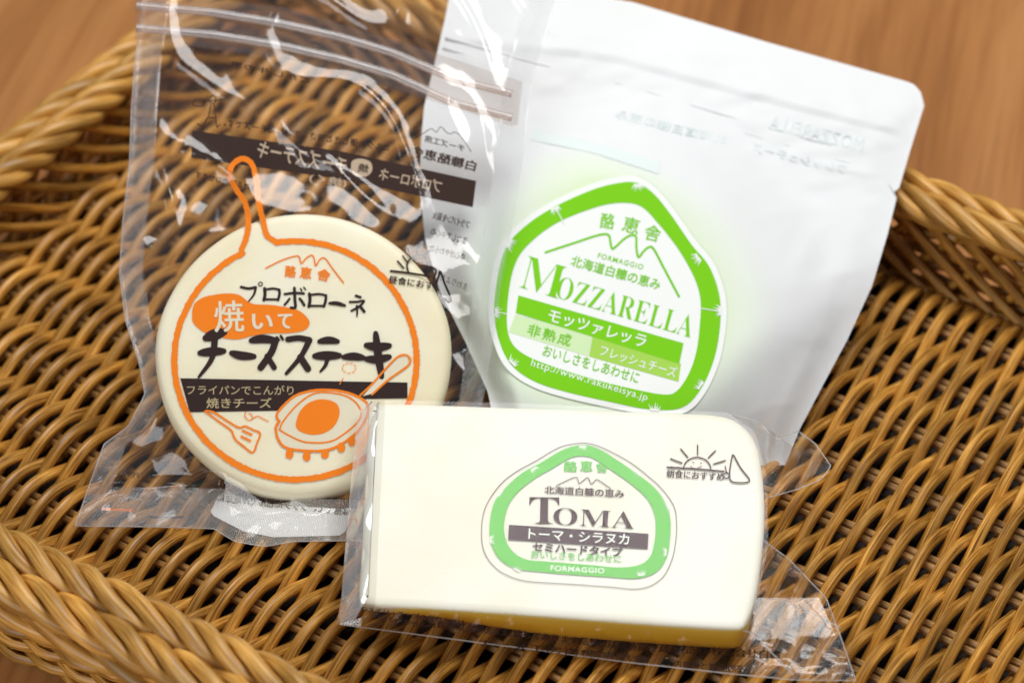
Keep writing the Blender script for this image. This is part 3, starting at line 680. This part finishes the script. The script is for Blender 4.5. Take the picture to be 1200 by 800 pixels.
def byangle(pts, c, n=150):
    q = [(p.x, p.y) for p in spline(pts, 12, True)]; q = sorted(((atan2(y - c[1], x - c[0]), x, y) for x, y in q)); out = []
    for k in range(n):
        a = -pi + 2 * pi * (k + .5) / n; j = 0
        lo = max((t for t in q if t[0] <= a), default=q[-1], key=lambda t: t[0]); hi = min((t for t in q if t[0] > a), default=q[0], key=lambda t: t[0])
        ra, rb = sqrt((lo[1] - c[0]) ** 2 + (lo[2] - c[1]) ** 2), sqrt((hi[1] - c[0]) ** 2 + (hi[2] - c[1]) ** 2); sp = (hi[0] - lo[0]) % (2 * pi) or 1; t = ((a - lo[0]) % (2 * pi)) / sp
        r = ra + (rb - ra) * t; out.append((c[0] + r * cos(a), c[1] + r * sin(a)))
    return out
def straw(pr_, x, y, ang, s_, lay):
    """a ragged white tick that breaks the green ring"""
    for k in range(5):
        a = ang + (k - 2) * .26 + random.uniform(-.1, .1); l = s_ * random.uniform(.55, 1); wq = s_ * .16
        pr_.add([(x - wq * sin(ang) * (k - 2) - wq * .7 * sin(a), y + wq * cos(ang) * (k - 2) + wq * .7 * cos(a)), (x - wq * sin(ang) * (k - 2) + wq * .7 * sin(a), y + wq * cos(ang) * (k - 2) - wq * .7 * cos(a)), (x - wq * sin(ang) * (k - 2) + l * cos(a), y + wq * cos(ang) * (k - 2) + l * sin(a))], [(0, 1, 2)], lay)
lg = Print(onm); lg.strip(byangle(G_OUT, LC), byangle(G_IN, LC), .03, closed=True)
for ch, p0, p1 in (('酪', (703, 267), (719, 269)), ('恵', (728, 270), (747, 275)), ('舎', (754, 280), (772, 284))): lg.text(ch, p0, p1, 18, .03, .008, heavy=.25)
lg.stroke([(p[0], p[1]) for p in zpts([(292, 445), (360, 422), (440, 396), (530, 366), (580, 355), (605, 362), (612, 395), (620, 426), (640, 415), (680, 378), (715, 360), (738, 368), (740, 420), (750, 468), (775, 440), (800, 420), (825, 428), (880, 530), (950, 662)], 4.21, 570, 190)], 2.6, .03)
lg.text('FORMAGGIO', (700, 302), (753, 316), 6, .03, .008, space=1.15)
lg.text('北海道白糠の恵み', (668, 311), (772, 340), 13, .03, .006)
lg.text(serif('M'), (608, 336), (655, 350), 38, .03, -.012, up=(.26, -.966)); lg.text(serif('OZZARELLA'), (650, 348), (809, 396), 26, .03, -.012, up=(.26, -.966))
lg.quad((607.5, 346), (801, 402), (796, 426), (604.5, 366.5), .03)
lg.text('非熟成', (617, 392), (667, 406), 14, .05, .006, space=1.25)
lg.text('おいしさをしあわせに', (635, 416), (747, 449), 13, .04, .006)
lg.build('green_print', K_GREEN, lbl, MB_)
lf = Print(lambda x, y, e: PM.at(x, y, pouch_h(x, y, .5, .5) + .05 + e))
lf.quad((625, 152), (700, 168), (698, 180), (622, 164), 0); lf.quad((700, 168), (775, 190), (772, 204), (698, 180), 0)
lf.text('MOZZARELLA', (1010, 178), (900, 150), 16, 0.01); lf.text('フレッシュチーズ', (990, 205), (880, 178), 12, .01); lf.text('北海道白糠の恵み', (850, 170), (720, 138), 11, .01)
lf.build('faint_back_print', ink('ink_faint', (.75, .83, .82)), mp_, MB_)
l2 = Print(onm); l2.quad((604, 368), (694, 392.5), (690, 417.5), (596, 389), .02); l2.build('pale_strip', K_GREEN_PALE, lbl, MB_)
l3 = Print(onm); l3.quad((694.5, 393), (798, 426), (795, 447), (690.5, 417.5), .03); l3.build('mid_green_strip', K_GREEN_MID, lbl, MB_)
l4 = Print(onm)
l4.text('モッツァレッラ', (641, 376.5), (755, 408), 15, .06, .012); l4.text('フレッシュチーズ', (702, 416), (791, 443), 13, .06, .006)
l4.text('http://www.rakukeisya.jp', (621, 431), (757, 472), 11, .06, .002, space=1.12)
for x, y, an in ((748, 216, 1.6), (650, 243, 1.2), (596, 285, .5), (819, 301, 2.5), (580, 366, 0), (845, 364, 3.1), (600, 426, -.8), (822, 452, -2.5), (767, 481, -1.5)): straw(l4, x, y, an, 11, .06)
for q in (((651, 243), (661, 262)), ((581, 365), (594, 368)), ((821, 361), (844, 365))): l4.stroke(list(q), 1, .06)
l4.build('white_lettering', K_WHITE, lbl, MB_)
# seam lines pressed into the pouch
def seam(name, pts, at_, r, mat, parent, base):
    q = resample(pts, 70); vs, fs, uv = tube([at_(p.x, p.y) for p in q], r, 6, flat=.5, ref=PM.n); return link(name, mesh_of(name, vs, fs, mat, base, uvs=uv), parent)

# ------------------------------------------------------------------ wedge of semi-hard cheese in film
tc_, TB = thing('cheese_wedge', PT.pt(0, 10, -3.5), 'cream white cheese wedge with golden rind lying in front', 'cheese')
TO = [(431, 490), (434, 477), (446, 472), (480, 471.5), (600, 475.5), (720, 479.5), (810, 482.5), (842, 485), (862, 491), (878, 504), (888, 522), (893, 548), (896, 580), (896, 615), (893, 650), (888, 685), (882, 712), (876, 728), (868, 735), (850, 736), (800, 733), (720, 727), (640, 721), (560, 715), (480, 710), (440, 708), (426, 705), (421, 694), (424, 640), (428, 560)]
tout = [(p.x, p.y) for p in spline(TO, 4, True)]
def wedge():
    K = len(tout); P = [PT.loc(PT.at(*p)) for p in tout]; cx = sum(p[0] for p in P) / K; cy = sum(p[1] for p in P) / K; vs, fs, rd = [], [], []
    nrm = []
    for i in range(K):
        a, b = P[i - 1], P[(i + 1) % K]; dx, dy = b[0] - a[0], b[1] - a[1]; l = sqrt(dx * dx + dy * dy); nrm.append((-dy / l, dx / l))
    # make normals point outwards
    if sum(n[0] * (p[0] - cx) + n[1] * (p[1] - cy) for n, p in zip(nrm, P)) < 0: nrm = [(-a, -b) for a, b in nrm]
    prof = [(.75, -.01, 0), (.35, -.06, 0), (.12, -.17, 0), (.02, -.34, 0), (0, -.55, 0), (0, .35, 1), (.05, .6, 1), (.22, .85, 1), (.6, 1, 1)]
    for ins, h, mode in prof:
        for i in range(K):
            p, n = P[i], nrm[i]; u = (p[0] - P[0][0]) / 31.0; th = 1.4 + 2.2 * smooth01(u * 1.9)
            hh = h if mode == 0 else -.55 - (th - .55) * h
            vs.append(PT.pt(p[0] - n[0] * ins, p[1] - n[1] * ins, hh))
            fr_ = smooth01((-n[1] - .25) / .5) * smooth01((u - .01) / .12); rd.append(fr_ * smooth01((-hh - .12) / .75))
    for j in range(len(prof) - 1):
        for i in range(K): fs.append((j * K + i, (j + 1) * K + i, (j + 1) * K + (i + 1) % K, j * K + (i + 1) % K))
    fs.append(tuple(range(K))); fs.append(tuple((len(prof) - 1) * K + i for i in range(K))[::-1])
    return vs, fs, rd
vs, fs, rd = wedge(); me = mesh_of('wedge_body', vs, fs, M_TOMA, TB); fix_normals(me)
for p in me.polygons:
    if len(p.vertices) > 4: p.use_smooth = False
A = me.attributes.new('rind', 'FLOAT', 'POINT'); A.data.foreach_set('value', rd); link('wedge_body', me, tc_)

wf, WB = thing('clear_vacuum_wrap', PT.at(640, 770, -4), 'clear crinkled wrap with green and plum label round the cheese wedge', 'wrap')
# tight film over the face
tg = coons([(430, 468), (421, 560), (417, 640), (416, 711)], [(852, 483), (885, 505), (899, 560), (900, 640), (888, 700), (868, 737)], [(430, 468), (600, 472), (740, 478), (852, 483)], [(416, 711), (500, 712.5), (640, 722), (740, 730), (868, 737)], 90, 40)
def face_h(x, y, u, v):
    e = min((x - 432 + (y - 470) * .045) / 14, 1)
    return .17 - 1.3 * smooth01(1 - e) + (0.03 * nz(x * .02, y * .02))
wff = sheet('face_film', tg, lambda x, y, u, v: PT.at(x, y, face_h(x, y, u, v)), M_FILM_TIGHT, wf, WB)
# film falling from the front edge to the basket floor
sg = coons([(423, 706), (410, 722), (397, 731)], [(872, 735), (878, 760), (885, 791)], [(423, 706), (640, 720), (872, 735)], [(397, 731), (500, 741), (620, 759), (740, 776), (885, 791)], 110, 14)
def side_h(x, y, u, v): return .12 - 2.8 * v ** 1.1 * (.35 + .75 * u) + (.25 * nz(x * .06, y * .08) + .12 * nz(x * .2, y * .15)) * sin(pi * min(1, v * 1.1))
M_SIDEFILM = film_mat('side_film', .002, .22, .25, 70, tint=(.93, .90, .86))
sheet('side_film', sg, lambda x, y, u, v: PT.at(x, y, rest(PT, x, y, side_h(x, y, u, v), 1.4)), M_SIDEFILM, wf, WB)
sheet('under_film', coons([(397, 731), (500, 700)], [(1003, 797), (960, 700)], [(397, 731), (620, 759), (740, 776), (1003, 797)], [(500, 700), (700, 700), (960, 700)], 90, 30), lambda x, y, u, v: PT.at(x, y, rest(PT, x, y, -3.4 - .5 * u, 1.4 + .5 * abs(nz(x * .03, y * .05)) + .25 * nz(x * .09, y * .12))), M_FILM_BACK, wf, WB)
# gathered seal at the left end
lgx = coons([(434, 470), (419, 482), (408, 600), (400, 700), (395, 729)], [(446, 471), (441, 500), (436, 600), (430, 700), (412, 733)], [(434, 470), (446, 471)], [(395, 729), (412, 733)], 10, 70)
sheet('end_fold', lgx, lambda x, y, u, v: PT.at(x, y, .32 - 1.9 * (1 - u) ** 1.5 + .35 * sin(y * .07 + 4 * u) * sin(pi * u) + .2 * nz(x * .1, y * .03)), film_mat('end_fold_film', .22, 2.6, .35, 60, rough=.12), wf, WB)
# loose film at the right: two crinkled flaps
f1 = coons([(852, 484), (884, 505), (897, 545), (899, 583)], [(936, 505), (958, 522), (974, 546), (966, 560), (930, 574)], [(852, 484), (888, 493), (910, 512), (936, 505)], [(899, 583), (930, 574)], 26, 30)
f1 = coons([(852, 484), (884, 505), (897, 545), (900, 583)], [(936, 505), (955, 519), (974, 546)], [(852, 484), (888, 493), (908, 513), (936, 505)], [(900, 583), (935, 573), (962, 562), (974, 546)], 34, 34)
sheet('upper_flap', f1, lambda x, y, u, v: PT.at(x, y, rest(PT, x, y, -1.0 * u - 1.3 * u * v + 1.1 * sin((u * 5 + v * 2.0)) * sin(pi * u) + .8 * (crease(x * .05, y * .035, 2) - .6) + .2 * nz(x * .1, y * .1), 1.7)), M_FLAP, wf, WB)
f2 = coons([(894, 632), (884, 700), (872, 738), (868, 790)], [(925, 655), (968, 700), (985, 745), (1003, 797)], [(894, 632), (925, 655)], [(868, 790), (930, 796), (1003, 797)], 40, 46)
sheet('lower_flap', f2, lambda x, y, u, v: PT.at(x, y, rest(PT, x, y, -1.6 - 1.4 * v + 1.5 * (crease(x * .022, y * .012, 3) - .5) + .5 * (crease(x * .06 + y * .02, y * .03, 6) - .5) + .2 * nz(x * .12, y * .09), 1.7)), M_FLAP, wf, WB)
# print on the wrap
ont = lambda x, y, e: PT.at(x, y, .07 + e)
TC = (678, 606)
def Z8(*p): return zpts(p, 3.529, 560, 510)
tp = Print(ont)
og = Z8((430, 30), (500, 44), (620, 105), (700, 165), (762, 222), (812, 295), (822, 370), (818, 440), (800, 520), (755, 595), (670, 633), (540, 625), (400, 615), (280, 608), (180, 598), (90, 560), (30, 490), (15, 400), (30, 300), (85, 212), (150, 155), (240, 105), (340, 48))
tp.stroke(og + [og[0]], .75, .02, n=8)
tp.stroke(Z8((325, 206), (360, 190), (395, 174), (412, 176), (418, 198), (438, 184), (455, 174), (470, 200), (490, 182), (515, 195), (550, 220)), .85, .02)
tp.text('北海道白糠の恵み', (638, 578), (731, 583), 9.5, .02, .006)
tp.text(serif('T'), (620, 613), (655, 613.5), 31, .02, -.004); tp.text(serif('OMA'), (648, 614), (743, 619.5), 20, .02, -.008)
tp.build('plum_lettering', K_PLUM, wff, WB)
tb = Print(ont); tb.quad((596.5, 614.5), (760, 625), (759, 643), (595.5, 632), .02); tb.build('plum_bar', K_BAND, wff, WB)
td = Print(ont); td.text('セミハードタイプ', (624, 645), (729, 652), 10.5, .03, .01, heavy=.25)
td.text('朝食におすすめ', (781, 559), (848, 563), 9.5, .03, .014)
td.stroke([(782, 547), (815, 549), (848, 552)], 2.0, .03, smooth=False)
td.stroke([(817 - 16.0 * cos(a * pi / 10), 549.5 - 14 * sin(a * pi / 10) + (a - 5) * .1) for a in range(11)], 1.5, .03)
for a, l0, l1 in ((18, 20, 34), (48, 19, 31), (90, 18, 30), (128, 19, 32), (158, 20, 34)):
    a = radians(a); td.stroke([(817.5 + l0 * cos(a), 549 - l0 * sin(a) * .92), (817.5 + l1 * cos(a), 549 - l1 * sin(a) * .92)], 1.7, .03)
td.stroke([(809, 546), (815, 549), (822, 546)], .9, .035); td.stroke([(812, 541), (813, 541.5)], 1.2, .035); td.stroke([(821, 542), (822, 542.5)], 1.2, .035)
td.stroke([(850, 546), (851, 552), (855, 557), (851, 560), (847, 556), (852, 553)], 1.4, .035)
td.stroke([(858, 534), (860, 533.5), (868, 548), (878, 561), (874, 565), (858, 564), (855, 556), (856, 545), (858, 534)], 1.7, .035)
td.build('dark_lettering', K_PLUM, wff, WB)
TG_O = Z8((430, 40), (500, 56), (600, 118), (690, 182), (745, 232), (785, 300), (797, 370), (794, 430), (782, 500), (740, 562), (660, 590), (540, 584), (400, 575), (260, 563), (160, 550), (95, 515), (58, 455), (48, 380), (68, 275), (125, 205), (190, 150), (260, 112), (350, 60))
TG_I = Z8((430, 84), (485, 98), (560, 148), (640, 205), (700, 262), (730, 325), (735, 385), (730, 440), (712, 500), (665, 535), (580, 545), (480, 536), (380, 528), (280, 520), (200, 512), (145, 480), (115, 430), (108, 365), (128, 285), (175, 225), (240, 175), (310, 135), (375, 96))
tgp = Print(ont); tgp.strip(byangle(TG_O, TC), byangle(TG_I, TC), .02, closed=True)
for ch, p0, p1 in (('酪', (661, 552), (676, 552.5)), ('恵', (680, 551.5), (694, 552)), ('舎', (698, 552.5), (712, 553.5))): tgp.text(ch, p0, p1, 12, .02, .006, heavy=.4)
tgp.text('おいしさをしあわせに', (622, 653), (728, 659), 9, .02, .012)
tgp.build('soft_green_print', K_TGREEN, wff, WB)
tw = Print(ont); tw.text('トーマ・シラヌカ', (619, 631), (737, 638), 12.5, .04, .012); tw.text('FORMAGGIO', (645, 668), (708, 671.5), 6.2, .04, .015, space=1.1)
for x, y, an in ((683, 522, 1.6), (625, 548, 1.0), (585, 577, .6), (748, 552, 2.4), (574, 632, 0), (785, 593, 2.9), (605, 668, -1.0), (781, 647, -3.0), (752, 674, -1.7)): straw(tw, x, y, an, 8, .04)
tw.build('white_print', ink('ink_white_soft', (.86, .90, .80)), wf, WB)
# small dark mirrored words on the film below the front edge
ws = Print(lambda x, y, e: PT.at(x, y, side_h(x, y, max(0, (x - 400) / 480), max(.0, min(1, (y - 712 - (x - 420) * .05) / 38))) + .03 + e))
ws.text('Dメイソ・チーズの保存方法は', (425, 716), (545, 733), 7, 0, .02, up=(-.1, -1)); ws.text('消費期限は表面に記載してあります品質には問題', (500, 734), (745, 762), 9, .0, .02)
ws.text('チーズ工房白糠酪恵舎', (560, 756), (760, 776), 8, 0, .015); ws.text('要冷蔵 製造者 株式会社白糠', (745, 762), (915, 772), 10, 0, .02); ws.text('内容量と賞味期限は', (790, 781), (880, 788), 8, 0, .015)
ws.text('お召し上がり方', (436, 724), (500, 736), 6, 0, .02)
ws.build('small_side_lettering', K_BACKINK, wf, WB)

# thin hazy tubes added along the film's outlines and folds as edge highlights
M_EDGE_GLINT = film_mat('film_edge_glint', .30, 1.5, .05, 40)
def film_edge_glint(pts, at_, parent, base, r=.055):
    q = resample(pts, max(12, int(sum(sqrt((pts[i + 1][0] - pts[i][0]) ** 2 + (pts[i + 1][1] - pts[i][1]) ** 2) for i in range(len(pts) - 1)) / 6)))
    vs, fs, uv = tube([at_(p.x, p.y, i / (len(q) - 1)) for i, p in enumerate(q)], r, 5); link('film_edge_glint', mesh_of('film_edge_glint', vs, fs, M_EDGE_GLINT, base, uvs=uv), parent)
film_edge_glint(BL, lambda x, y, t: PB.at(x, y, rest(PB, x, y, -1.62, 2.4)), zb, ZB)
film_edge_glint(BBt, lambda x, y, t: PB.at(x, y, rest(PB, x, y, -1.62, 2.5)), zb, ZB)
film_edge_glint([(936, 505), (955, 519), (974, 546), (962, 562), (935, 573), (900, 583)], lambda x, y, t: PT.at(x, y, rest(PT, x, y, -2.0, 1.7)), wf, WB)
film_edge_glint([(894, 632), (925, 655), (968, 700), (985, 745), (1003, 797), (930, 796), (868, 790), (740, 776), (620, 760), (397, 731)], lambda x, y, t: PT.at(x, y, rest(PT, x, y, -2.4, 1.7)), wf, WB)
film_edge_glint([(852, 484), (888, 493), (908, 513), (936, 505)], lambda x, y, t: PT.at(x, y, .1 - 1.4 * t), wf, WB)
film_edge_glint([(870, 738), (885, 742), (905, 765), (930, 790)], lambda x, y, t: PT.at(x, y, -.4 - 2 * t), wf, WB, .07)
film_edge_glint([(905, 700), (940, 712), (985, 735)], lambda x, y, t: PT.at(x, y, -1.2), wf, WB, .05)
